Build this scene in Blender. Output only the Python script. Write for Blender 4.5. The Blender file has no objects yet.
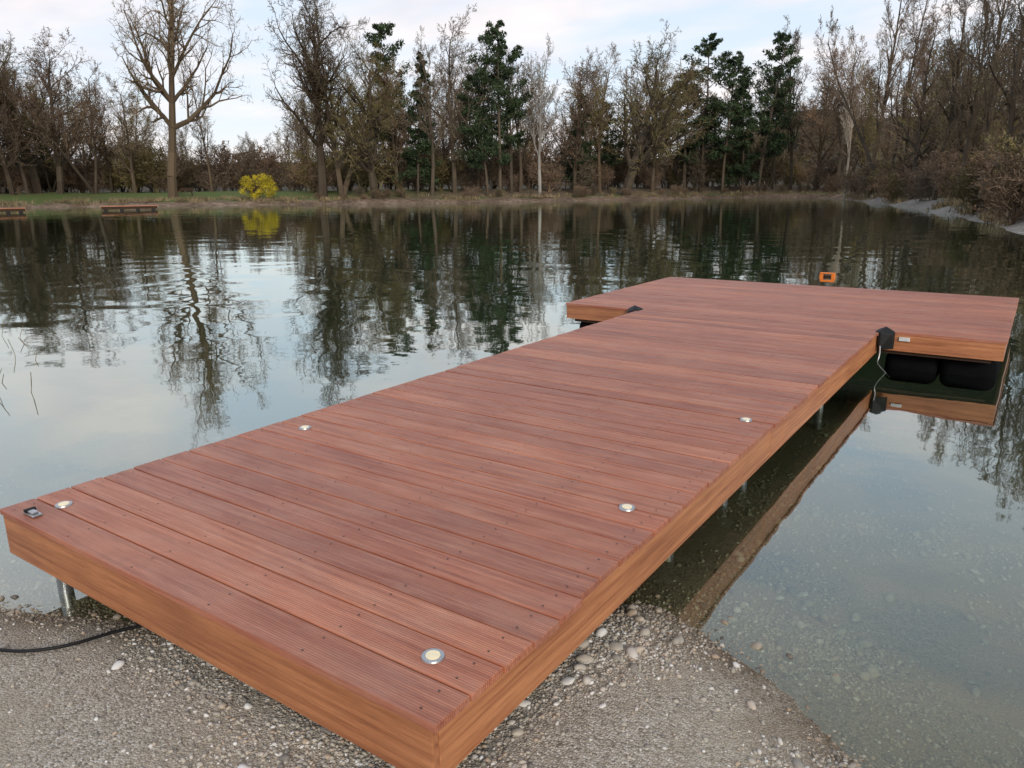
import bpy, math, random
import numpy as np
from mathutils import Vector, Matrix, noise
random.seed(5); np.random.seed(5)
C=bpy.context.collection
# ---------------------------------------------------------------- layout (metres, water level z=0)
ZD=0.38
W,L,D,XL,XR=2.436,6.404,3.093,-3.389,0.997
CAM=np.array([1.103,-1.232,1.70]); YAW,PIT,ROL,F=0.6031,0.2542,-0.0097,757.35
c,s=math.cos(YAW),math.sin(YAW)
FW=np.array([-s*math.cos(PIT),c*math.cos(PIT),-math.sin(PIT)]); RT=np.array([c,s,0]); UP=np.cross(RT,FW)
R2=RT*math.cos(ROL)+UP*math.sin(ROL); U2=-RT*math.sin(ROL)+UP*math.cos(ROL)
def survey(px,py,z=0.0):
    d=FW+R2*((px-512)/F)-U2*((py-384)/F); t=(z-CAM[2])/d[2]; return CAM+d*t
def bearing(px,dist):
    d=FW+R2*((px-512)/F)-U2*((190-384)/F); h=math.hypot(d[0],d[1]); return (CAM[0]+d[0]/h*dist,CAM[1]+d[1]/h*dist)
cd=bpy.data.cameras.new("camera"); cam=bpy.data.objects.new("camera",cd); C.objects.link(cam)
M=Matrix.Identity(4)
for i in range(3): M[i][0]=R2[i];M[i][1]=U2[i];M[i][2]=-FW[i];M[i][3]=CAM[i]
cam.matrix_world=M; cd.sensor_width=36; cd.lens=F/1024*36; cd.clip_end=5000; cd.clip_start=.05
bpy.context.scene.camera=cam
# ---------------------------------------------------------------- material helpers
def new_mat(name):
    m=bpy.data.materials.new(name); m.use_nodes=True; nt=m.node_tree; b=nt.nodes["Principled BSDF"]; return m,nt,b
def N(nt,t,**k):
    n=nt.nodes.new(t)
    for a,v in k.items():
        if a.startswith("i_"):
            key=a[2:].replace("_"," "); n.inputs[key].default_value=v
        else: setattr(n,a,v)
    return n
def ramp(nt,fac,stops):
    r=nt.nodes.new("ShaderNodeValToRGB"); e=r.color_ramp.elements
    while len(e)<len(stops): e.new(.5)
    for i,(p,col) in enumerate(stops): e[i].position=p; e[i].color=(*col,1)
    nt.links.new(fac,r.inputs[0]); return r.outputs[0]
def mix(nt,fac,a,b,mode='MIX'):
    m=nt.nodes.new("ShaderNodeMix"); m.data_type='RGBA'; m.blend_type=mode
    for sock,v in ((m.inputs[0],fac),(m.inputs[6],a),(m.inputs[7],b)):
        if isinstance(v,(int,float)): sock.default_value=v
        elif isinstance(v,tuple): sock.default_value=(*v,1) if len(v)==3 else v
        else: nt.links.new(v,sock)
    return m.outputs[2]
def math_(nt,op,a,b=None,clamp=False):
    m=nt.nodes.new("ShaderNodeMath"); m.operation=op; m.use_clamp=clamp
    for i,v in enumerate((a,b)):
        if v is None: continue
        if isinstance(v,(int,float)): m.inputs[i].default_value=v
        else: nt.links.new(v,m.inputs[i])
    return m.outputs[0]
def noise_tex(nt,scale,detail=4,vec=None,rough=.5,sc=None):
    n=nt.nodes.new("ShaderNodeTexNoise"); n.inputs["Scale"].default_value=scale; n.inputs["Detail"].default_value=detail; n.inputs["Roughness"].default_value=rough
    if vec is None: vec=N(nt,"ShaderNodeTexCoord").outputs["Object"]
    if sc is not None:
        mp=nt.nodes.new("ShaderNodeMapping"); mp.inputs["Scale"].default_value=sc; nt.links.new(vec,mp.inputs[0]); vec=mp.outputs[0]
    nt.links.new(vec,n.inputs["Vector"]); return n.outputs["Fac"]
def bump(nt,h,strength,dist,normal=None):
    b=nt.nodes.new("ShaderNodeBump"); b.inputs["Strength"].default_value=strength; b.inputs["Distance"].default_value=dist
    nt.links.new(h,b.inputs["Height"])
    if normal is not None: nt.links.new(normal,b.inputs["Normal"])
    return b.outputs[0]
def simple(name,col,rough=.6,metal=0,var=.25,scale=20,spec=.5):
    m,nt,b=new_mat(name); n=noise_tex(nt,scale,2)
    cc=mix(nt,n,tuple(x*(1-var) for x in col),tuple(min(1,x*(1+var)) for x in col)); nt.links.new(cc,b.inputs["Base Color"])
    b.inputs["Roughness"].default_value=rough; b.inputs["Metallic"].default_value=metal; b.inputs["Specular IOR Level"].default_value=spec
    return m
BW=(0,0,0),(1,1,1)
def wood(name,dark,light,axis,ribs):
    m,nt,b=new_mat(name); tc=N(nt,"ShaderNodeTexCoord").outputs["Object"]
    isl=N(nt,"ShaderNodeNewGeometry").outputs["Random Per Island"]
    off=N(nt,"ShaderNodeCombineXYZ"); k=math_(nt,'MULTIPLY',isl,37.0)
    for i in range(3): nt.links.new(k,off.inputs[i])
    add=N(nt,"ShaderNodeVectorMath",operation='ADD'); nt.links.new(tc,add.inputs[0]); nt.links.new(off.outputs[0],add.inputs[1]); v=add.outputs[0]
    sc=(1.0,30,30) if axis=='x' else (30,1.0,30)
    g=noise_tex(nt,1.6,5,v,.65,sc); g2=noise_tex(nt,1.3,2,v,.6,(1,1,1)); fine=noise_tex(nt,6,3,v,.7,(sc[0]*2,sc[1],sc[2]))
    f=math_(nt,'ADD',math_(nt,'MULTIPLY',g,.72),math_(nt,'MULTIPLY',g2,.28))
    col=ramp(nt,f,[(.36,dark),(.64,light)])
    tone=ramp(nt,isl,[(0,(.74,.64,.62)),(.22,(1.0,.95,.90)),(.45,(.88,.86,.88)),(.62,(1.0,.90,.86)),(.82,(1.18,1.18,1.12)),(1,(1.02,1.02,1.0))])
    col=mix(nt,1.0,col,tone,'MULTIPLY')
    col=mix(nt,math_(nt,'MULTIPLY',ramp(nt,fine,[(.5,BW[0]),(.75,BW[1])]),.4),col,tuple(x*.45 for x in dark))
    hgt=math_(nt,'MULTIPLY',fine,.35)
    if ribs:
        sp=N(nt,"ShaderNodeSeparateXYZ"); nt.links.new(tc,sp.inputs[0])
        sn=math_(nt,'SINE',math_(nt,'MULTIPLY',sp.outputs[1],2*math.pi/.0094))
        sn=math_(nt,'ADD',math_(nt,'MULTIPLY',sn,.5),.5)
        hgt=math_(nt,'ADD',hgt,sn)
        col=mix(nt,math_(nt,'MULTIPLY',math_(nt,'SUBTRACT',1.0,sn),.34),col,tuple(x*.35 for x in dark))
        du=noise_tex(nt,3.2,4,v,.65,(1,3,1)); col=mix(nt,math_(nt,'MULTIPLY',ramp(nt,du,[(.42,BW[0]),(.72,BW[1])]),.18),col,(.64,.42,.32))
        kn=noise_tex(nt,1.7,4,tc,.7); col=mix(nt,math_(nt,'MULTIPLY',ramp(nt,kn,[(.60,BW[0]),(.72,BW[1])]),.25),col,tuple(x*.6 for x in dark))
    nt.links.new(col,b.inputs["Base Color"])
    rr=math_(nt,'ADD',math_(nt,'MULTIPLY',g2,.25),.34); nt.links.new(rr,b.inputs["Roughness"])
    nt.links.new(bump(nt,hgt,.6 if ribs else .35,.0018 if ribs else .001),b.inputs["Normal"])
    return m
M_DECK=wood("hardwood_decking",(.30,.088,.048),(.58,.228,.132),'x',True)
M_FX=wood("hardwood_fascia_x",(.25,.085,.035),(.50,.215,.095),'x',False)
M_FY=wood("hardwood_fascia_y",(.29,.098,.040),(.58,.26,.115),'y',False)
M_STEEL=simple("galvanised_steel",(.42,.43,.44),.38,.9)
M_BLACK=simple("black_rubber",(.010,.010,.011),.6,spec=.3)
M_FLOAT=simple("black_float_plastic",(.006,.006,.007),.9,spec=.04)
M_ORANGE=simple("orange_plastic",(.75,.20,.02),.5)
M_WHITE=simple("white_plastic",(.6,.6,.6),.5)
M_UNDER=simple("dark_joist_wood",(.05,.03,.02),.8,spec=.1)
# ---------------------------------------------------------------- mesh helpers
def obj(name,verts,faces,mat,parent=None,smooth=False):
    me=bpy.data.meshes.new(name); me.from_pydata([tuple(v) for v in verts],[],faces); me.update()
    o=bpy.data.objects.new(name,me); C.objects.link(o)
    if mat: me.materials.append(mat)
    if smooth: me.polygons.foreach_set("use_smooth",[True]*len(me.polygons))
    if parent: o.parent=parent
    return o
def fast_mesh(name,V,T,mat,smooth=False):
    V=np.asarray(V,np.float32); T=np.asarray(T,np.int32); k=T.shape[1]
    me=bpy.data.meshes.new(name); me.vertices.add(len(V)); me.vertices.foreach_set("co",V.ravel())
    me.loops.add(T.size); me.loops.foreach_set("vertex_index",T.ravel())
    me.polygons.add(len(T)); me.polygons.foreach_set("loop_start",np.arange(0,T.size,k,dtype=np.int32)); me.polygons.foreach_set("loop_total",np.full(len(T),k,np.int32))
    me.polygons.foreach_set("use_smooth",np.full(len(T),smooth,dtype=bool))
    me.update(calc_edges=True); me.validate()
    if mat: me.materials.append(mat)
    return me
def link(name,me,parent=None,loc=None,rot=0,sc=1):
    o=bpy.data.objects.new(name,me); C.objects.link(o)
    if parent: o.parent=parent
    if loc is not None: o.location=loc
    o.rotation_euler=(0,0,rot); o.scale=(sc,sc,sc) if isinstance(sc,(int,float)) else sc
    return o
def empty(name):
    e=bpy.data.objects.new(name,None); C.objects.link(e); return e
class Boxes:
    def __init__(s): s.v=[];s.f=[]
    def add(s,x0,x1,y0,y1,z0,z1):
        b=len(s.v); s.v+=[(x0,y0,z0),(x1,y0,z0),(x1,y1,z0),(x0,y1,z0),(x0,y0,z1),(x1,y0,z1),(x1,y1,z1),(x0,y1,z1)]
        s.f+=[tuple(b+i for i in q) for q in ((0,3,2,1),(4,5,6,7),(0,1,5,4),(1,2,6,5),(2,3,7,6),(3,0,4,7))]
    def make(s,name,mat,parent=None,bev=0):
        o=obj(name,s.v,s.f,mat,parent)
        if bev:
            m=o.modifiers.new("b",'BEVEL'); m.width=bev; m.segments=2
        return o
def tube(name,pts,r,mat,parent=None,res=6):
    cu=bpy.data.curves.new(name,'CURVE'); cu.dimensions='3D'; cu.bevel_depth=r; cu.bevel_resolution=res; cu.use_fill_caps=True
    sp=cu.splines.new('POLY' if len(pts)==2 else 'NURBS'); sp.points.add(len(pts)-1)
    for p,q in zip(sp.points,pts): p.co=(*q,1)
    if len(pts)>2: sp.use_endpoint_u=True; sp.order_u=4
    cu.materials.append(mat); o=bpy.data.objects.new(name,cu); C.objects.link(o)
    if parent:o.parent=parent
    return o
# ---------------------------------------------------------------- terrain
far_px=[(-260,222),(-120,214),(0,209),(60,207),(140,206.5),(240,205),(330,204.5),(430,203.5),(520,202),(600,200.5),(680,199),(760,197.5),(815,197.3),(850,200),(880,204),(930,211),(980,221),(1024,235)]
far=[tuple(survey(a,b)[:2]) for a,b in far_px]
near=[(-60,-6),(-30,-9),(-14,-5),(-7,-1.6),(-4,-.55),(-2.3,-.12),(-1.5,.25),(-.9,.8),(-.35,1.25),(0,1.42),(.3,1.3),(.6,1.13),(.85,.93),(1.3,.66),(2,.4),(4,.1),(8,.6),(11.5,7),(9,15)]
poly=near+far[::-1]
PA=np.array(poly); PB=np.roll(PA,-1,0)
def sdf(P):
    d=np.full(len(P),1e9); ins=np.zeros(len(P),bool)
    for a,b in zip(PA,PB):
        e=b-a; w=P-a; t=np.clip((w@e)/(e@e),0,1); q=w-np.outer(t,e); d=np.minimum(d,(q**2).sum(1))
        cnd=((a[1]>P[:,1])!=(b[1]>P[:,1])); 
        with np.errstate(all='ignore'): xi=(b[0]-a[0])*(P[:,1]-a[1])/(b[1]-a[1]+1e-12)+a[0]
        ins^=cnd&(P[:,0]<xi)
    return np.where(ins,np.sqrt(d),-np.sqrt(d))   # + in lake
def sstep(x,a,b):
    t=np.clip((x-a)/(b-a),0,1); return t*t*(3-2*t)
def height(P):
    P=np.asarray(P,float); d=sdf(P); r=np.hypot(P[:,0],P[:,1])
    nf=np.array([noise.fractal(Vector((x*1.6,y*1.6,0)),.6,2.0,5) for x,y in P])
    nl=np.array([noise.noise(Vector((x*.012,y*.012,3))) for x,y in P])
    nb=np.array([noise.noise(Vector((x*.15,y*.15,7))) for x,y in P])
    nearw=1-sstep(r,8,18)
    dd=d+nf*.15*nearw+nb*np.minimum(1.1,.014*r)*(1-nearw)
    inside=-(np.minimum(dd,4)*.075+np.clip(dd-4,0,10)*.16)
    out_near=.13*(1-np.exp(dd.clip(None,0)/.7)) + (-dd).clip(0,None)*.012
    o=(-dd).clip(0,None)
    out_far=.55*sstep(o,0,1.6+nb*.8)+.9*sstep(o,2,14)+nb*.22*sstep(o,.5,4)
    h=np.where(dd>0,inside,out_near*nearw+out_far*(1-nearw))
    h+=nf*.020*nearw*np.where(dd>0,.6,1)
    hillw=sstep(P[:,0]+P[:,1]*.35,-60,60)
    h+= sstep(r,150,420)*sstep(o,40,200)*((11+nl*8)*(1-hillw)+(30+nl*20)*hillw)
    return h,d
rings=[0]+[.12*1.0305**i for i in range(318)]
rings=[r for r in rings if r<2600]; NA=420
ang=np.linspace(0,2*math.pi,NA,endpoint=False)
Pxy=np.array([(r*math.cos(a),r*math.sin(a)) for r in rings[1:] for a in ang]); Pxy=np.vstack([[0,0],Pxy])
hh,sd=height(Pxy)
Vt=np.c_[Pxy,hh]; nr=len(rings)-1
idx=np.arange(nr*NA).reshape(nr,NA)+1
q=np.stack([idx[:-1],np.roll(idx[:-1],-1,1),np.roll(idx[1:],-1,1),idx[1:]],-1).reshape(-1,4)[:,[0,3,2,1]]
mg,nt,b=new_mat("beach_gravel_sand")
P=N(nt,"ShaderNodeNewGeometry").outputs["Position"]; sp=N(nt,"ShaderNodeSeparateXYZ"); nt.links.new(P,sp.inputs[0]); Z=sp.outputs[2]
vor=N(nt,"ShaderNodeTexVoronoi",i_Scale=130.0); nt.links.new(P,vor.inputs["Vector"])
vs=N(nt,"ShaderNodeSeparateColor"); nt.links.new(vor.outputs["Color"],vs.inputs[0])
gr=ramp(nt,vs.outputs[0],[(0,(.20,.17,.135)),(.35,(.40,.35,.28)),(.7,(.53,.475,.39)),(1,(.72,.68,.61))])
n1=noise_tex(nt,2.0,4,P,.65); n2=noise_tex(nt,90,3,P,.75)
sand=ramp(nt,n2,[(.3,(.30,.25,.185)),(.7,(.57,.49,.38))])
gravel=mix(nt,ramp(nt,n1,[(.38,(.15,.15,.15)),(.55,(.85,.85,.85))]),sand,gr)
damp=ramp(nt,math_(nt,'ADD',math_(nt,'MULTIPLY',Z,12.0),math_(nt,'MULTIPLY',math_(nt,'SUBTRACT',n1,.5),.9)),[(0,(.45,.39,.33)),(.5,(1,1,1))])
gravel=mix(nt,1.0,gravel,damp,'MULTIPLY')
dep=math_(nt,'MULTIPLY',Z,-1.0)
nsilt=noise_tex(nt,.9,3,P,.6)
silt_absorb=ramp(nt,math_(nt,'ADD',dep,math_(nt,'MULTIPLY',math_(nt,'SUBTRACT',nsilt,.5),.35)),[(.03,(0,0,0)),(.15,(.5,.5,.5)),(.6,(1,1,1))])
gravel=mix(nt,silt_absorb,gravel,(.068,.076,.042))  # silt; its depth fade also paints in light absorbed by the water
gravel=mix(nt,ramp(nt,dep,[(.3,(0,0,0)),(.95,(1,1,1))]),gravel,(.030,.043,.020))  # deep mud, with the water's light loss painted into the bed colour
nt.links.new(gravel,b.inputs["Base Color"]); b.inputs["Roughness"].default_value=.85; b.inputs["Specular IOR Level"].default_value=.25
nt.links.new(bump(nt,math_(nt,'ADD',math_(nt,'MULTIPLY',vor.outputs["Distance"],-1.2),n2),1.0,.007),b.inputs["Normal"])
mf,nt,b=new_mat("bank_soil_grass")
P=N(nt,"ShaderNodeNewGeometry").outputs["Position"]; at=N(nt,"ShaderNodeAttribute",attribute_name="sd").outputs["Fac"]
sp=N(nt,"ShaderNodeSeparateXYZ"); nt.links.new(P,sp.inputs[0]); Z=sp.outputs[2]; dep=math_(nt,'MULTIPLY',Z,-1.0)
nn=noise_tex(nt,.35,4,P,.7); nn2=noise_tex(nt,2.5,4,P,.7)
grass=ramp(nt,nn,[(.35,(.13,.12,.055)),(.5,(.095,.14,.04)),(.7,(.08,.16,.04))])
grass=mix(nt,math_(nt,'MULTIPLY',nn2,.5),grass,(.14,.12,.06))
soil=ramp(nt,math_(nt,'ADD',math_(nt,'MULTIPLY',nn2,.5),math_(nt,'MULTIPLY',nn,.5)),[(.38,(.09,.062,.044)),(.5,(.20,.14,.10)),(.62,(.36,.27,.20))])
o_=math_(nt,'MULTIPLY',at,-.1)
bank=mix(nt,ramp(nt,math_(nt,'ADD',o_,math_(nt,'MULTIPLY',math_(nt,'SUBTRACT',nn,.5),.35)),[(.15,(0,0,0)),(.26,(1,1,1))]),soil,grass)
vy=ramp(nt,math_(nt,'ADD',math_(nt,'MULTIPLY',math_(nt,'ADD',sp.outputs[0],math_(nt,'MULTIPLY',sp.outputs[1],.15)),.01),1.0),[(.42,(0,0,0)),(.52,(1,1,1))])
litter=ramp(nt,nn2,[(.3,(.10,.075,.05)),(.7,(.22,.17,.115))])
bank=mix(nt,math_(nt,'MULTIPLY',vy,ramp(nt,o_,[(.25,(0,0,0)),(.4,(1,1,1))])),bank,litter)
forest=ramp(nt,nn,[(.3,(.035,.03,.022)),(.55,(.07,.058,.042)),(.75,(.05,.062,.035))])
bank=mix(nt,ramp(nt,math_(nt,'MULTIPLY',o_,.1),[(.3,(0,0,0)),(.6,(1,1,1))]),bank,forest)
vx=ramp(nt,math_(nt,'ADD',math_(nt,'MULTIPLY',sp.outputs[0],.01),.5),[(.30,(0,0,0)),(.40,(1,1,1))])
bank=mix(nt,math_(nt,'MULTIPLY',vx,ramp(nt,o_,[(.22,(1,1,1)),(.34,(0,0,0))])),bank,ramp(nt,nn2,[(.3,(.15,.135,.115)),(.7,(.34,.32,.29))]))
bank=mix(nt,ramp(nt,math_(nt,'MULTIPLY',dep,4.0),[(0,(0,0,0)),(.3,(1,1,1))]),bank,(.030,.043,.020))  # lake bed: mud colour that also carries the water's painted-in light absorption
nt.links.new(bank,b.inputs["Base Color"]); b.inputs["Roughness"].default_value=.95; b.inputs["Specular IOR Level"].default_value=.1
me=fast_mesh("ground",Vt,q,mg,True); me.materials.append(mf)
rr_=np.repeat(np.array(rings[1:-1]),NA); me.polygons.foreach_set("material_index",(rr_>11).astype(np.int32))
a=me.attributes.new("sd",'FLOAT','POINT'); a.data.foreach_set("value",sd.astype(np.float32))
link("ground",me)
def gz(x,y): return float(height([(x,y)])[0][0])
# ---------------------------------------------------------------- pebbles
import bmesh
def ico(sub):
    bm=bmesh.new(); bmesh.ops.create_icosphere(bm,subdivisions=sub,radius=1); v=np.array([x.co[:] for x in bm.verts]); f=np.array([[y.index for y in x.verts] for x in bm.faces]); bm.free(); return v,f
def pebbles(specs,sub,name,mat):
    v,f=ico(sub); PP=[];SS=[]
    for n,smin,smax,pw,x0,x1,y0,y1 in specs:
        P=np.c_[np.random.uniform(x0,x1,n*2),np.random.uniform(y0,y1,n*2)]
        cl=np.array([noise.noise(Vector((x*1.5,y*1.5,9))) for x,y in P]); P=P[np.random.rand(len(P))<.42+1.3*cl.clip(-.3,.45)][:n]
        h,_=height(P); k=(h>-.45)&~((P[:,0]<-.25)&(P[:,0]>-W+.25)&(P[:,1]>.35)); P=P[k];h=h[k]
        PP.append(np.c_[P,h]); SS.append(smin*(smax/smin)**(np.random.rand(len(P))**pw))
    P=np.vstack(PP); s=np.concatenate(SS); n=len(P)
    sc=np.c_[s*np.random.uniform(.8,1.4,n),s*np.random.uniform(.65,1.05,n),s*np.random.uniform(.4,.8,n)]
    A=np.random.rand(n)*6.28; jit=1+np.random.uniform(-.17,.17,(n,len(v),1))
    X=v[None]*jit*sc[:,None,:]; ca,sa=np.cos(A)[:,None],np.sin(A)[:,None]
    tl=np.random.uniform(-.35,.35,n)[:,None]; X[:,:,2]+=X[:,:,0]*tl
    Y=np.stack([X[:,:,0]*ca-X[:,:,1]*sa,X[:,:,0]*sa+X[:,:,1]*ca,X[:,:,2]],-1)
    P=P.copy(); P[:,2]+=sc[:,2]*.2; Y+=P[:,None,:]
    T=(f[None]+(np.arange(n)*len(v))[:,None,None]).reshape(-1,3)
    return link(name,fast_mesh(name,Y.reshape(-1,3),T,mat,True))
mp,nt,b=new_mat("pebble_stone"); isl=N(nt,"ShaderNodeNewGeometry"); 
colp=ramp(nt,isl.outputs["Random Per Island"],[(0,(.15,.135,.12)),(.2,(.34,.31,.26)),(.5,(.48,.435,.36)),(.72,(.44,.335,.24)),(.88,(.58,.55,.50)),(1,(.76,.75,.72))])
sp=N(nt,"ShaderNodeSeparateXYZ"); nt.links.new(isl.outputs["Position"],sp.inputs[0])
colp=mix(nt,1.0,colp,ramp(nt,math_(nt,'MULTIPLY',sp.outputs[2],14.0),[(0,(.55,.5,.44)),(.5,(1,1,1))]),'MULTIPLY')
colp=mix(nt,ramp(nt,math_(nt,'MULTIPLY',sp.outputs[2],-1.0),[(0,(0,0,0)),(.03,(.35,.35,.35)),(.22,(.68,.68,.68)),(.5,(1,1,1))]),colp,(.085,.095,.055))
nt.links.new(colp,b.inputs["Base Color"]); b.inputs["Roughness"].default_value=.6
LA=(-3.6,-.2,-1.3,.35); RA=(-.3,1.5,-.4,1.7); UA=(-.2,4.2,.6,5.6); UL=(-4.5,-2.2,-.3,2.2)
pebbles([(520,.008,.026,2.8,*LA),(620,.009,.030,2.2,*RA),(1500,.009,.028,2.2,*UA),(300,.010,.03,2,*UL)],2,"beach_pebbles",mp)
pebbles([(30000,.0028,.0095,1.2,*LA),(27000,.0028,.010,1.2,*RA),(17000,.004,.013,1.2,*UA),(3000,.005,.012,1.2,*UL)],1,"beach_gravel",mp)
# ---------------------------------------------------------------- water
mw=bpy.data.materials.new("lake_water"); mw.use_nodes=True; nt=mw.node_tree; nt.nodes.clear()
out=N(nt,"ShaderNodeOutputMaterial"); gl=N(nt,"ShaderNodeBsdfGlossy",i_Roughness=.02); gl.inputs["Color"].default_value=(.90,.96,.92,1)
tr=N(nt,"ShaderNodeBsdfTransparent"); tr.inputs["Color"].default_value=(.85,.92,.81,1)
mx=N(nt,"ShaderNodeMixShader"); Pw=N(nt,"ShaderNodeNewGeometry").outputs["Position"]
w1=noise_tex(nt,.45,1,Pw,.5,(1,1.6,1)); w2=noise_tex(nt,3.0,2,Pw,.5)
dv=N(nt,"ShaderNodeVectorMath",operation='DISTANCE'); nt.links.new(Pw,dv.inputs[0]); dv.inputs[1].default_value=(-11.5,6.5,0)
rd=dv.outputs["Value"]
ring=math_(nt,'SINE',math_(nt,'ADD',math_(nt,'MULTIPLY',rd,2*math.pi/1.3),math_(nt,'MULTIPLY',w1,14.0)))
fall=ramp(nt,math_(nt,'MULTIPLY',rd,.1),[(0,(1,1,1)),(.95,(0,0,0))])
hgt=math_(nt,'ADD',math_(nt,'MULTIPLY',w1,.50),math_(nt,'MULTIPLY',w2,.045))
hgt=math_(nt,'ADD',hgt,math_(nt,'MULTIPLY',math_(nt,'MULTIPLY',ring,fall),.07))
nt.links.new(bump(nt,hgt,1.0,.03),gl.inputs["Normal"])
lw=N(nt,"ShaderNodeLayerWeight",i_Blend=.5)
fac=math_(nt,'MULTIPLY',math_(nt,'POWER',lw.outputs["Facing"],2.2),1.0,True)
nt.links.new(fac,mx.inputs[0]); nt.links.new(tr.outputs[0],mx.inputs[1]); nt.links.new(gl.outputs[0],mx.inputs[2]); nt.links.new(mx.outputs[0],out.inputs[0])
obj("lake_water",[(-160,-60,0),(60,-60,0),(60,170,0),(-160,170,0)],[(0,1,2,3)],mw)
# ---------------------------------------------------------------- jetty
J=empty("wooden_jetty"); T_=empty("floating_swim_platform")
gap=.009
def rows(y0,y1,n,x0,x1,B,special=None):
    p=(y1-y0)/n
    for i in range(n):
        j=random.uniform(-.004,.004); k=random.uniform(-.004,.004); e=special(i) if special else 0
        z=random.uniform(-.0015,.0015)
        B.add(x0+k,x1+j+e,y0+i*p+gap/2,y0+(i+1)*p-gap/2,ZD-.026+z,ZD+z)
B=Boxes()
rows(0,3.0,20,-W,0,B,lambda i:.018 if 2<=i<=4 else (.006 if i<2 else 0))
rows(3.012,L,23,-W,0,B)
B.make("decking_boards",M_DECK,J,.003)
B=Boxes(); rows(L+.012,L+D,21,XL,XR,B); B.make("decking_boards_platform",M_DECK,T_,.003)
zt,zb=ZD-.028,ZD-.205
B=Boxes(); B.add(-W+.012,-.012,.010,.036,zb,zt); B.make("fascia_front",M_FX,J,.002)
B=Boxes()
for x0,x1 in ((-.038,-.012),(-W+.012,-W+.038)):
    B.add(x0,x1,.038,2.997,zb,zt); B.add(x0,x1,3.006,L-.02,zb,zt)
B.make("fascia_sides",M_FY,J,.002)
B=Boxes(); B.add(XL+.012,-W-.01,L+.022,L+.048,ZD-.18,zt); B.add(.01,XR-.012,L+.022,L+.048,ZD-.18,zt); B.add(XL+.012,XR-.012,L+D-.04,L+D-.012,ZD-.18,zt); B.make("fascia_platform_x",M_FX,T_,.002)
B=Boxes(); B.add(XR-.038,XR-.012,L+.05,L+D-.042,ZD-.18,zt); B.add(XL+.012,XL+.038,L+.05,L+D-.042,ZD-.18,zt); B.make("fascia_platform_y",M_FY,T_,.002)
B=Boxes()
for k in range(6): x=-W+.25+k*(W-.5)/5; B.add(x-.03,x+.03,.04,L-.03,ZD-.15,ZD-.027)
B.make("joists",M_UNDER,J)
B=Boxes()
for k in range(8): x=XL+.2+k*(XR-XL-.4)/7; B.add(x-.03,x+.03,L+.05,L+D-.05,ZD-.15,ZD-.027)
B.add(XL+.1,XR-.1,L+.06,L+.12,ZD-.215,ZD-.151)
B.make("platform_joists",M_UNDER,T_)
for x,y in ((-W+.22,.12),(-.3,.12),(-.22,2.05),(-.22,2.85),(-.22,3.2),(-.22,5.2),(-W+.22,2.4),(-W+.22,4.4),(-W+.22,5.8)):
    tube("steel_leg",[(x,y,gz(x,y)-.2),(x,y,ZD-.16)],.03,M_STEEL,J)
    B=Boxes();B.add(x-.06,x+.06,y-.05,y+.05,ZD-.165,ZD-.152); B.make("leg_bracket",M_STEEL,J,.002)
def pontoon(x0,x1,y0,y1,z0,z1):
    B=Boxes();B.add(x0,x1,y0,y1,z0,z1); o=B.make("black_float",M_FLOAT,T_); m=o.modifiers.new("b",'BEVEL'); m.width=.09; m.segments=5
    for p in o.data.polygons:p.use_smooth=True
for x0 in (.03,.50): pontoon(x0,x0+.45,L+.20,L+1.3,-.14,.162); pontoon(x0,x0+.45,L+1.6,L+2.9,-.14,.162)
for x0 in (-3.34,-2.90): pontoon(x0,x0+.43,L+.20,L+1.3,-.14,.162); pontoon(x0,x0+.43,L+1.6,L+2.9,-.14,.162)
for x0 in (-2.2,-1.4,-.7): pontoon(x0,x0+.5,L+.2,L+2.9,-.14,.162)
def lump(name,pts,mat,parent):
    bm=bmesh.new(); 
    for p in pts: bm.verts.new(p)
    bmesh.ops.convex_hull(bm,input=bm.verts); me=bpy.data.meshes.new(name); bm.to_mesh(me); bm.free(); me.materials.append(mat)
    o=bpy.data.objects.new(name,me); C.objects.link(o); o.parent=parent; m=o.modifiers.new("b",'BEVEL'); m.width=.008; m.segments=2; return o
for sx,xx in ((1,0.0),(-1,-W)):
    lump("rubber_corner_bumper",[(xx-sx*.03,L-.10,ZD+.004),(xx-sx*.03,L+.05,ZD+.004),(xx+sx*.13,L-.02,ZD+.006),(xx+sx*.02,L-.12,ZD+.012),(xx+sx*.05,L-.02,ZD+.05),(xx+sx*.02,L-.12,ZD-.16),(xx+sx*.13,L-.02,ZD-.16),(xx+sx*.10,L-.09,ZD-.02)],M_BLACK,T_)
B=Boxes();B.add(.16,.25,L+.004,L+.02,ZD-.08,ZD-.045);B.make("white_label_plate",M_WHITE,T_,.002)
tube("mooring_rope",[(.02,L-.1,ZD-.1),(.05,L-.16,ZD-.22),(.0,L-.2,.12),(.06,L-.1,.05),(.12,L,-.05)],.007,M_STEEL,T_)
ox,oy,_=survey(827,282,ZD)
OB=empty("orange_cleat_box"); 
B=Boxes();B.add(ox-.09,ox+.09,oy-.04,oy+.04,ZD+.002,ZD+.03);B.add(ox-.10,ox-.055,oy-.035,oy+.035,ZD+.032,ZD+.11);B.add(ox+.055,ox+.10,oy-.035,oy+.035,ZD+.032,ZD+.11);B.add(ox-.10,ox+.10,oy-.03,oy+.03,ZD+.112,ZD+.13);B.make("cleat_body",M_ORANGE,OB,.006)
B=Boxes();B.add(ox-.05,ox+.05,oy-.02,oy+.02,ZD+.05,ZD+.09);B.make("cleat_core",M_UNDER,OB,.004)
v=[];f=[]
def disc(x,y,z,r,k=8):
    b=len(v); 
    for i in range(k): a=6.283*i/k; v.append((x+r*math.cos(a),y+r*math.sin(a),z))
    f.append(tuple(range(b,b+k)))
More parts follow.
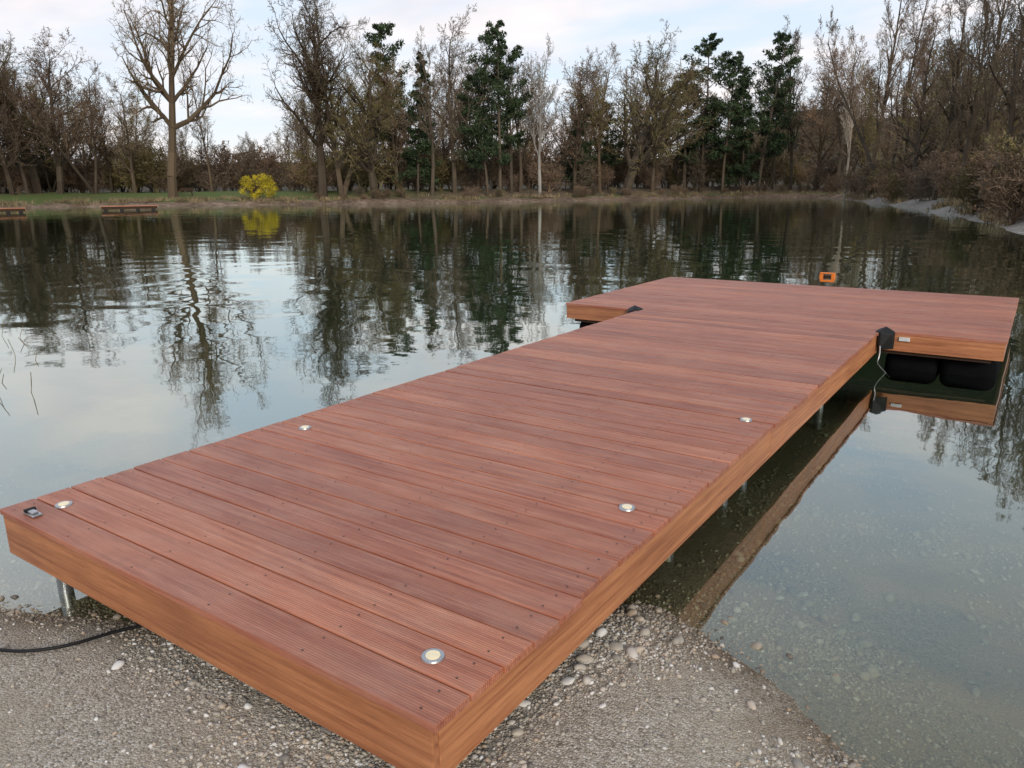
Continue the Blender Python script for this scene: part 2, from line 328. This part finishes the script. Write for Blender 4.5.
for (y0,y1,n,x0,x1) in ((0,3.0,20,-W,0),(3.012,L,23,-W,0),(L+.012,L+D,21,XL,XR)):
    p=(y1-y0)/n
    ncol=6 if x0==-W else 9
    for i in range(n):
        for k in range(ncol):
            x=x0+.07+k*(x1-x0-.14)/(ncol-1)
            for yo in (.035,p-.035): disc(x+random.uniform(-.004,.004),y0+i*p+yo,ZD+.0024,.0042)
obj("deck_screws",v,f,simple("screw_steel",(.09,.06,.05),.5,.4),J)
m_l,nt,b=new_mat("lamp_glass"); b.inputs["Base Color"].default_value=(.75,.66,.45,1); b.inputs["Emission Color"].default_value=(1,.75,.38,1); b.inputs["Roughness"].default_value=.2; nt.links.new(math_(nt,'MULTIPLY',noise_tex(nt,60,2),.28),b.inputs["Emission Strength"])
for px,py in ((433,657),(64,505),(305,428),(627,508),(746,420)):
    x,y,_=survey(px,py,ZD)
    for nm,r,z,mt in (("rim",.036,.004,M_STEEL),("glass",.023,.0065,m_l)):
        bm=bmesh.new(); bmesh.ops.create_cone(bm,cap_ends=True,segments=32,radius1=r,radius2=r*.93,depth=.006); me=bpy.data.meshes.new(nm); bm.to_mesh(me); bm.free(); me.materials.append(mt)
        o=bpy.data.objects.new("deck_light_"+nm,me); C.objects.link(o); o.location=(x,y,ZD+z-.001); o.parent=J
x,y,_=survey(33,515,ZD)
B=Boxes();B.add(x-.045,x+.045,y-.02,y+.02,ZD+.002,ZD+.012);B.add(x-.02,x+.03,y-.015,y+.012,ZD+.012,ZD+.022);B.make("corner_bracket",M_STEEL,J,.003)
B=Boxes();B.add(x-.03,x-.012,y-.022,y+.022,ZD+.0125,ZD+.026);B.make("corner_bracket_latch",M_BLACK,J,.002)
pts=[]
for px,py in ((-60,640),(0,655),(40,652),(75,643),(100,632),(125,622),(160,612)):
    p=survey(px,py,.06); pts.append((p[0],p[1],gz(p[0],p[1])+.014))
tube("power_cable",pts,.0065,M_BLACK)
# ---------------------------------------------------------------- trees
def bark(name,a,bc):
    m,nt,b=new_mat(name); oi=N(nt,"ShaderNodeObjectInfo").outputs["Random"]; isl=N(nt,"ShaderNodeNewGeometry").outputs["Random Per Island"]
    col=mix(nt,isl,a,bc); t=ramp(nt,oi,[(0,(.68,.64,.6)),(.5,(1,1,1)),(1,(1.25,1.14,.98))]); col=mix(nt,1.0,col,t,'MULTIPLY')
    nt.links.new(col,b.inputs["Base Color"]); b.inputs["Roughness"].default_value=.9; b.inputs["Specular IOR Level"].default_value=.1; return m
M_TRUNK=bark("trunk_bark",(.065,.052,.04),(.11,.088,.066)); M_BARK=bark("bare_bark",(.095,.075,.055),(.20,.16,.115)); M_WIL=bark("willow_twigs",(.12,.10,.05),(.24,.20,.10)); M_BR=bark("shrub_twigs",(.12,.085,.062),(.27,.195,.14)); M_BIR=bark("birch_bark",(.22,.20,.18),(.36,.34,.31))
def prism(S,k=3):
    S=np.asarray(S,float); a=S[:,0:3]; b=S[:,3:6]; d=b-a; d/=np.linalg.norm(d,axis=1,keepdims=True)+1e-9
    ref=np.where(np.abs(d[:,2:3])>.9,[[1,0,0]],[[0,0,1]]); u=np.cross(d,ref); u/=np.linalg.norm(u,axis=1,keepdims=True); w=np.cross(d,u)
    n=len(S)
    if k==2:   # flat twig ribbons
        t=np.random.rand(n,1)*3.1416; e=u*np.cos(t)+w*np.sin(t); V=np.stack([a-e*S[:,6:7]*1.25,a+e*S[:,6:7]*1.25,b+e*S[:,7:8]*1.25,b-e*S[:,7:8]*1.25],1)
        return V.reshape(-1,3),np.arange(n*4).reshape(-1,4)
    V=[]
    for P_,r in ((a,S[:,6]),(b,S[:,7])):
        for i in range(k): t=6.2832*i/k; V.append(P_+(u*math.cos(t)+w*math.sin(t))*r[:,None])
    V=np.stack(V,1); base=(np.arange(n)*2*k)[:,None]
    Q=np.concatenate([base+np.array([i,(i+1)%k,k+(i+1)%k,k+i]) for i in range(k)],0)
    return V.reshape(-1,3),Q
def rdir(d,ang):
    r=np.random.randn(3); r-=d*(r@d); r/=np.linalg.norm(r)+1e-9; return d*math.cos(ang)+r*math.sin(ang)
def grow(S,p,d,Ln,r,lev,cfg):
    n=cfg['n'][lev]; p=np.array(p,float)
    for i in range(n):
        d=d+np.random.randn(3)*cfg['wig'][lev]+np.array([0,0,cfg['up'][lev]]); d/=np.linalg.norm(d)
        p2=p+d*Ln/n; t=(i+1)/n; r1=r*(1-cfg['tap']*(i/n)); r2=r*(1-cfg['tap']*t)
        S.append((*p,*p2,max(r1,cfg['rmin']),max(r2,cfg['rmin']*.7)))
        p=p2
        if lev<cfg['lev'] and t>cfg['st'][lev]:
            kk=cfg['ch'][lev]; kk=int(kk)+(random.random()<kk-int(kk))
            for _ in range(kk):
                a=math.radians(random.uniform(*cfg['ang'][lev])); u=(t-cfg['st'][lev])/(1-cfg['st'][lev]+1e-6)
                grow(S,p,rdir(d,a),Ln*cfg['lr'][lev]*(1-cfg['sh']*u)*random.uniform(.65,1.15),max(r2*.62,cfg['rmin']),lev+1,cfg)
def mk_tree(name,cfg,mat,H,seed,trunks=1):
    random.seed(seed); np.random.seed(seed); S=[]
    for t in range(trunks):
        d=np.array([0,0,1.0])
        if trunks>1: d=d+np.random.randn(3)*.22*np.array([1,1,0]); d/=np.linalg.norm(d)
        grow(S,(0,0,-.3),d,H,cfg['r']*(1 if trunks==1 else .75),0,cfg)
    S=np.array(S); g=[(S[:,6]>.06,7,1),((S[:,6]<=.06)&(S[:,6]>.026),3,0),(S[:,6]<=.026,2,0)]; VV=[];QQ=[];MI=[];o=0
    for m,k,mi in g:
        if m.any(): V,Q=prism(S[m],k); VV.append(V); QQ.append(Q+o); MI.append(np.full(len(Q),mi)); o+=len(V)
    V=np.vstack(VV); Q=np.vstack(QQ)
    zmax=np.percentile(V[:,2],99.8); me=fast_mesh(name,V,Q,mat,False)
    me.materials.append(mat if mat is M_BIR else M_TRUNK); me.polygons.foreach_set("material_index",np.concatenate(MI).astype(np.int32)); return me,zmax
base=dict(n=[9,6,5,3,2],wig=[.05,.16,.2,.25,.3],up=[.03,.10,.06,.04,.02],tap=.8,rmin=.012,lev=4,st=[.22,.15,.1,.0,0],ch=[2.2,1.7,1.8,1.6,0],ang=[(35,65),(30,60),(30,60),(30,65),(30,60)],lr=[.45,.5,.5,.5,.5],sh=.5,r=.28)
tall=dict(base,ang=[(25,50),(25,50),(30,55),(30,60),(30,60)],lr=[.38,.48,.5,.5,.5],st=[.3,.2,.1,0,0],up=[.02,.16,.10,.06,.03])
wide=dict(base,lr=[.62,.55,.5,.45,.5],st=[.15,.15,.1,0,0],wig=[.10,.18,.22,.28,.3],r=.46)
hero=dict(wide,ch=[2.6,2.0,2.0,1.8,0],r=.5,st=[.25,.12,.1,0,0],lr=[.6,.52,.48,.45,.5],ang=[(28,58),(30,55),(30,60),(30,65),(30,60)])
shr=dict(n=[4,4,3,2],wig=[.18,.2,.25,.3],up=[.08,.08,.05,.03],tap=.7,rmin=.014,lev=3,st=[.0,.0,0,0],ch=[1.8,1.8,1.6,0],ang=[(20,55),(20,55),(25,60),(30,60)],lr=[.62,.6,.6,.5],sh=.35,r=.04)
dist_=dict(n=[8,5,4,2],wig=[.05,.18,.25,.3],up=[.02,.16,.10,.06],tap=.8,rmin=.02,lev=3,st=[.2,.1,.1,0],ch=[2.6,2.4,2.2,0],ang=[(25,50),(25,55),(30,60),(30,60)],lr=[.42,.5,.5,.5],sh=.5,r=.22)
LIB={}
for nm,cfg,mat,H,sd_,tk in (("oak1",hero,M_BARK,14,11,1),("oak2",wide,M_WIL,13,12,2),("tall1",tall,M_BARK,16,13,1),("tall2",tall,M_BARK,15,14,1),("tall3",tall,M_BR,15,15,2),("std1",base,M_BARK,14,16,1),("std2",base,M_BR,13,17,1),("wil",wide,M_WIL,12,18,1),("birch",tall,M_BIR,14,19,1),("tall4",hero,M_BARK,17,23,1),
    ("d1",dist_,M_BARK,14,41,1),("d2",dist_,M_BR,14,42,1),("d3",dist_,M_WIL,14,43,2),("d4",dist_,M_BARK,14,44,2)):
    LIB[nm]=mk_tree(nm,cfg,mat,H,sd_,tk)
for i in range(4): LIB["shrub%d"%i]=mk_tree("shrub%d"%i,shr,[M_BR,M_BARK,M_WIL,M_BR][i],2.6,30+i,8)
def foliage_mat(name,a,b_,c_):
    m,nt,b=new_mat(name); g=N(nt,"ShaderNodeNewGeometry")
    col=ramp(nt,g.outputs["Random Per Island"],[(0,a),(.5,b_),(1,c_)]); col=mix(nt,1.0,col,ramp(nt,noise_tex(nt,.8,2,g.outputs["Position"]),[(.35,(.55,.55,.55)),(.65,(1.25,1.25,1.25))]),'MULTIPLY')
    nt.links.new(col,b.inputs["Base Color"]); b.inputs["Roughness"].default_value=.8; b.inputs["Specular IOR Level"].default_value=.15; return m
M_PINE=foliage_mat("pine_needles",(.024,.040,.020),(.042,.066,.030),(.07,.098,.045)); M_YEL=foliage_mat("forsythia_blossom",(.36,.28,.015),(.62,.48,.03),(.46,.42,.06)); M_REED=foliage_mat("dry_grass",(.18,.13,.075),(.34,.255,.15),(.13,.115,.06))
def leafcloud(centers,rad,n,size,flat=.6):
    cs=np.repeat(np.asarray(centers),n,0); rr=np.repeat(np.asarray(rad),n); m=len(cs)
    o=np.random.randn(m,3); o/=np.linalg.norm(o,axis=1,keepdims=True); o*=(np.random.rand(m)**.5*rr)[:,None]; o[:,2]*=flat
    p=cs+o; a=np.random.randn(m,3); a/=np.linalg.norm(a,axis=1,keepdims=True); b=np.cross(a,np.random.randn(m,3)); b/=np.linalg.norm(b,axis=1,keepdims=True)
    sz=size*np.random.uniform(.5,1.4,m)[:,None]
    V=np.stack([p-a*sz,p+b*sz*.35,p+a*sz,p-b*sz*.35],1).reshape(-1,3); Q=np.arange(m*4).reshape(-1,4); return V,Q
def mk_pine(name,H,seed,crown0=.35,w=.2,spruce=False):
    random.seed(seed); np.random.seed(seed); S=[];cen=[];rad=[]
    n=12; p=np.array([0,0,-.3]); d=np.array([0,0,1.0]); r=.22; pts=[]
    for i in range(n):
        d=d+np.random.randn(3)*.025; d/=np.linalg.norm(d); p2=p+d*H/n; S.append((*p,*p2,r*(1-.85*i/n),r*(1-.85*(i+1)/n))); pts.append((p,p2)); p=p2
    nb=60 if spruce else 34
    for k in range(nb):
        t=crown0+(1-crown0)*(k+random.random())/nb; i=min(n-1,int(t*n)); a,b=pts[i]; q=a+(b-a)*(t*n-i)
        u=(t-crown0)/(1-crown0); prof=(1-u)**.8+.08 if spruce else (math.sin(math.pi*min(1,(.25+u*.75)))**.6)*.9+.12
        ln=H*w*prof*random.uniform(.55,1.15); az=random.uniform(0,6.283); dd=np.array([math.cos(az),math.sin(az),-.1 if spruce else .25+.3*u])
        e=q
        for j in range(4):
            dd2=dd+np.random.randn(3)*.13; e2=e+dd2*ln/4; S.append((*e,*e2,.05*(1-j*.2),.05*(.8-j*.2))); e=e2
            if j>=1: cen.append(e+np.random.randn(3)*.15); rad.append(ln*.24+.22)
    V1,Q1=prism(np.array(S),5); me1=fast_mesh(name+"_wood",V1,Q1,M_TRUNK)
    V2,Q2=leafcloud(cen,rad,75,.17,.5); me2=fast_mesh(name+"_needles",V2,Q2,M_PINE); return me1,me2,float(V2[:,2].max())
PIN=[mk_pine("pine_a",15,51,.2),mk_pine("pine_b",15,52,.3,.20),mk_pine("pine_c",15,53,.12,.18,True),mk_pine("pine_d",14,54,.22,.22)]
def shore_dist(px):
    return float(np.interp(px,[a for a,_ in far_px],[math.hypot(*(survey(a,b)[:2]-CAM[:2])) for a,b in far_px]))
def place_h(px,ytop,dist):
    x,y=bearing(px,dist); z=gz(x,y)
    e=(187.2-4*(512-px)/512-ytop)/F*dist*.97
    return x,y,z,CAM[2]+e-z
def tree(name,lib,px,ytop,back,parent=None,rot=None,wsc=1):
    x,y,z,H=place_h(px,ytop,shore_dist(px)+back); me,zm=LIB[lib]; k=H/zm
    return link(name,me,parent,(x,y,z),random.uniform(0,6.28) if rot is None else rot,(k*wsc,k*wsc,k))
def pine(px,ytop,back,v,wsc=1,parent=None):
    x,y,z,H=place_h(px,ytop,shore_dist(px)+back); a,b_,zm=PIN[v]; k=H/zm; e=empty("pine_tree"); e.location=(x,y,z); e.rotation_euler=(0,0,random.uniform(0,6.28)); e.scale=(k*wsc,k*wsc,k)
    for nm,m in (("trunk",a),("needles",b_)): o=bpy.data.objects.new(nm,m); C.objects.link(o); o.parent=e
    if parent: e.parent=parent
random.seed(77)
tree("bare_tree","tall4",172,-45,7,rot=1.0,wsc=.75); tree("bare_tree","oak1",322,-4,3,rot=2.2,wsc=.85); tree("bare_tree","oak2",342,18,5,rot=.4,wsc=.8)
for px,yt,bk,lb,w in ((12,62,15,"std1",1.1),(60,48,14,"std2",1.2),(38,55,18,"wil",1),(95,75,16,"tall3",1),(135,85,18,"std1",1),(212,65,14,"tall1",.6),
   (375,42,5,"wil",.9),(398,60,10,"std2",1),(432,42,7,"tall2",.9),(455,20,9,"std1",.9),(478,45,10,"tall3",.9),(540,45,3,"birch",.7),(520,60,9,"tall2",.9),(575,62,7,"std2",.9),(600,52,8,"tall1",.9),
   (625,42,3,"wil",1.1),(652,60,8,"std1",.9),(790,42,7,"tall2",.8),(815,70,7,"std2",1),(838,60,9,"tall3",1),(845,65,3,"birch",.5),
   (868,-2,6,"tall1",.7),(885,15,9,"tall3",.8),(910,35,8,"std2",.9),(935,20,8,"tall2",.8),(958,0,7,"tall4",.5),(985,-20,7,"tall1",.7),(1005,-15,9,"std1",.7),(1030,-40,8,"tall2",.7),(1075,-60,7,"oak1",.6),(1120,-60,7,"tall1",1),(915,60,14,"wil",1)):
    tree("bare_tree",lb,px,yt,bk,wsc=w)
for px,yt,bk,v,w in ((402,32,12,3,.75),(418,60,8,2,.8),(500,32,4,0,.8),(512,52,8,1,.8),(488,80,6,3,.9),(700,52,8,0,.9),(722,70,6,1,1),(684,82,9,3,1),(758,54,4,3,.75),(742,82,6,2,.8),(772,82,9,1,.8),(575,100,9,2,1),(608,108,10,1,1.0)):
    pine(px,yt,bk,v,w)
TL=empty("distant_treeline"); SH=empty("bank_shrubbery")
prof=[(-200,70),(0,75),(60,62),(100,85),(140,92),(200,108),(260,116),(300,100),(380,70),(450,62),(500,60),(560,72),(625,65),(680,85),(760,80),(800,100),(870,85),(920,70),(1024,60),(1200,40)]
px_=[a for a,_ in prof]; py_=[a for _,a in prof]
for k in range(95):
    px=-80+1150*(k+random.random())/95; yt=np.interp(px,px_,py_)+abs(random.gauss(0,20)); bk=random.uniform(14,45)
    tree("distant_tree",random.choice(["d1","d2","d3","d4"]),px,yt,bk,TL,wsc=random.uniform(.8,1.2))
def shrub(px,back,sc,lib=None,parent=SH):
    dist=shore_dist(px)+back; x,y=bearing(px,dist); me,zm=LIB[lib or "shrub%d"%random.randrange(4)]
    link("shrub",me,parent,(x,y,gz(x,y)-.1),random.uniform(0,6.28),(sc*random.uniform(1.0,1.6),sc*random.uniform(1.0,1.6),sc))
for k in range(110):
    px=-80+920*(k+random.random())/110; back=random.uniform(20,38) if px<300 else random.uniform(8,26)
    shrub(px,back,random.uniform(.6,1.9)+back*.01)
for k in range(54):
    px=random.uniform(830,1110); shrub(px,random.uniform(3.5,20),random.uniform(.6,1.1))
for k in range(34): shrub(random.uniform(300,830),random.uniform(1.5,5),random.uniform(.2,.45))
# dry grass and reeds along the bank edge
bx=[]
for k in range(1500):
    px=random.uniform(-60,840); bx.append((*bearing(px,shore_dist(px)+abs(random.gauss(0,2.6))+.3),.25+random.random()*.3))
for k in range(500):
    px=random.uniform(840,1080); bx.append((*bearing(px,shore_dist(px)+2.5+abs(random.gauss(0,2.5))),.25+random.random()*.3))
bx=np.array(bx); bx=bx[np.array([noise.noise(Vector((a*.25,b_*.25,2)))>-.08 for a,b_,_ in bx])]
zz=height(bx[:,:2])[0]; k=zz>-.05; bx=bx[k]; zz=zz[k]; m=10; cs=np.repeat(np.c_[bx[:,:2],zz-.03],m,0); hh_=np.repeat(bx[:,2],m)*np.random.uniform(.5,1.2,len(bx)*m)
cs[:,:2]+=np.random.randn(len(cs),2)*.22; az=np.random.rand(len(cs))*6.28; u=np.c_[np.cos(az),np.sin(az),az*0]*.035; tp=cs+np.c_[np.random.randn(len(cs),2)*.16,hh_]
V=np.stack([cs-u,cs+u,tp],1).reshape(-1,3); link("dry_bank_grass",fast_mesh("dry_bank_grass",V,np.arange(len(V)).reshape(-1,3),M_REED))
random.seed(9); np.random.seed(9); S=[]
for k in range(26):
    p=survey(random.uniform(-70,38),random.uniform(335,400)); q=np.array([p[0],p[1],-.2]); d=np.array([random.gauss(0,.35),random.gauss(0,.35),1.0]); ln=random.uniform(.25,.5)
    for j in range(3): d=d+np.random.randn(3)*.12; q2=q+d/np.linalg.norm(d)*ln/3*1.1; S.append((*q,*q2,.004,.003)); q=q2
V,Q=prism(np.array(S)); link("water_reeds",fast_mesh("water_reeds",V,Q,M_REED))
x,y=bearing(258,shore_dist(258)+3); z=gz(x,y); e=empty("forsythia_bush"); ks=shore_dist(258)/75
cen=[];rad=[]
for k in range(60):
    a=random.uniform(0,6.28); r=math.sqrt(random.random())*1.9*ks; zz=random.uniform(.3,2.1)*ks; r*=math.sqrt(max(.1,1-((zz/ks-1.1)/1.35)**2)); cen.append((x+r*math.cos(a),y+r*math.sin(a),z+zz)); rad.append(random.uniform(.25,.5)*ks)
V2,Q2=leafcloud(cen,rad,120,.08,.9); o=link("blossom",fast_mesh("blossom",V2,Q2,M_YEL),e); link("stems",LIB["shrub0"][0],e,(x,y,z),0,.7)
def raft(px,py,w,dp):
    p=survey(px,py); e=empty("moored_raft"); t=math.atan2(p[1]-CAM[1],p[0]-CAM[0])-math.pi/2
    B=Boxes()
    for k in range(8): B.add(-w/2,w/2,-dp/2+k*dp/8,-dp/2+(k+1)*dp/8-.02,.36,.42)
    B.make("raft_deck",M_FX,e); B=Boxes();B.add(-w/2+.05,w/2-.05,-dp/2+.05,dp/2-.08,.14,.35);B.make("raft_frame",M_UNDER,e); B=Boxes()
    for k in range(4): B.add(-w/2+.2+k*(w-.7)/3,-w/2+.5+k*(w-.7)/3,-dp/2+.1,dp/2-.1,-.15,.139)
    B.make("raft_floats",M_BLACK,e); e.location=(p[0],p[1],0); e.rotation_euler=(0,0,t)
raft(130,210.3,4.6,2.0); raft(2,213.3,3.4,2.0)
x,y=bearing(184,shore_dist(184)+8); z=gz(x,y); e=empty("park_bench"); 
B=Boxes(); B.add(-1.1,1.1,-.22,.22,.44,.5); B.add(-1.1,1.1,.2,.26,.62,.95); B.add(-.9,-.82,-.2,.26,0,.44); B.add(.82,.9,-.2,.26,0,.44); B.add(-.9,-.82,.2,.26,.5,.62); B.add(.82,.9,.2,.26,.5,.62); B.make("bench_frame",M_UNDER,e); e.location=(x,y,z); e.rotation_euler=(0,0,.9)
# ---------------------------------------------------------------- sky + sun
w=bpy.data.worlds.new("World"); bpy.context.scene.world=w; w.use_nodes=True; nt=w.node_tree; bg=nt.nodes["Background"]
SE=math.radians(22)
sun_dir=Vector((.75,-.66,0)).normalized()
sky=N(nt,"ShaderNodeTexSky",sky_type='NISHITA',sun_disc=False,sun_elevation=SE,sun_rotation=math.atan2(sun_dir.x,sun_dir.y))
tc=N(nt,"ShaderNodeTexCoord").outputs["Generated"]; sp=N(nt,"ShaderNodeSeparateXYZ"); nt.links.new(tc,sp.inputs[0])
zc=math_(nt,'ADD',math_(nt,'MAXIMUM',sp.outputs[2],0.0),.16)
cb=N(nt,"ShaderNodeCombineXYZ"); nt.links.new(math_(nt,'DIVIDE',sp.outputs[0],zc),cb.inputs[0]); nt.links.new(math_(nt,'DIVIDE',sp.outputs[1],zc),cb.inputs[1])
cl=noise_tex(nt,1.0,4,cb.outputs[0],.55,(1,1.6,1)); cl2=noise_tex(nt,2.1,3,cb.outputs[0],.5)
base_c=mix(nt,.88,sky.outputs[0],ramp(nt,sp.outputs[2],[(0,(8.6,8.1,7.9)),(.10,(6.7,7.6,8.6)),(.5,(5.2,6.3,7.9))]))
cc=ramp(nt,cl2,[(.3,(7.0,6.8,7.2)),(.52,(8.7,8.0,7.9)),(.72,(9.4,8.8,8.5))])
colw=mix(nt,ramp(nt,cl,[(.40,(0,0,0)),(.62,(.85,.85,.85))]),base_c,cc)
dirf=ramp(nt,math_(nt,'ADD',math_(nt,'MULTIPLY',sp.outputs[0],-.5),.5),[(.35,(.64,.66,.66)),(.85,(1.12,1.13,1.15))])
colw=mix(nt,ramp(nt,sp.outputs[2],[(.22,(0,0,0)),(.42,(1,1,1))]),colw,mix(nt,1.0,colw,dirf,'MULTIPLY'))
nt.links.new(colw,bg.inputs[0]); bg.inputs[1].default_value=.125
sl=bpy.data.lights.new("sun",'SUN'); sl.energy=2.1; sl.angle=math.radians(14); sl.color=(1,.91,.80); so=bpy.data.objects.new("sun",sl); C.objects.link(so)
so.rotation_euler=Vector((sun_dir.x*math.cos(SE),sun_dir.y*math.cos(SE),math.sin(SE))).to_track_quat('Z','Y').to_euler()
bpy.context.scene.view_settings.view_transform='Standard'; bpy.context.scene.view_settings.look='None'; bpy.context.scene.view_settings.exposure=0
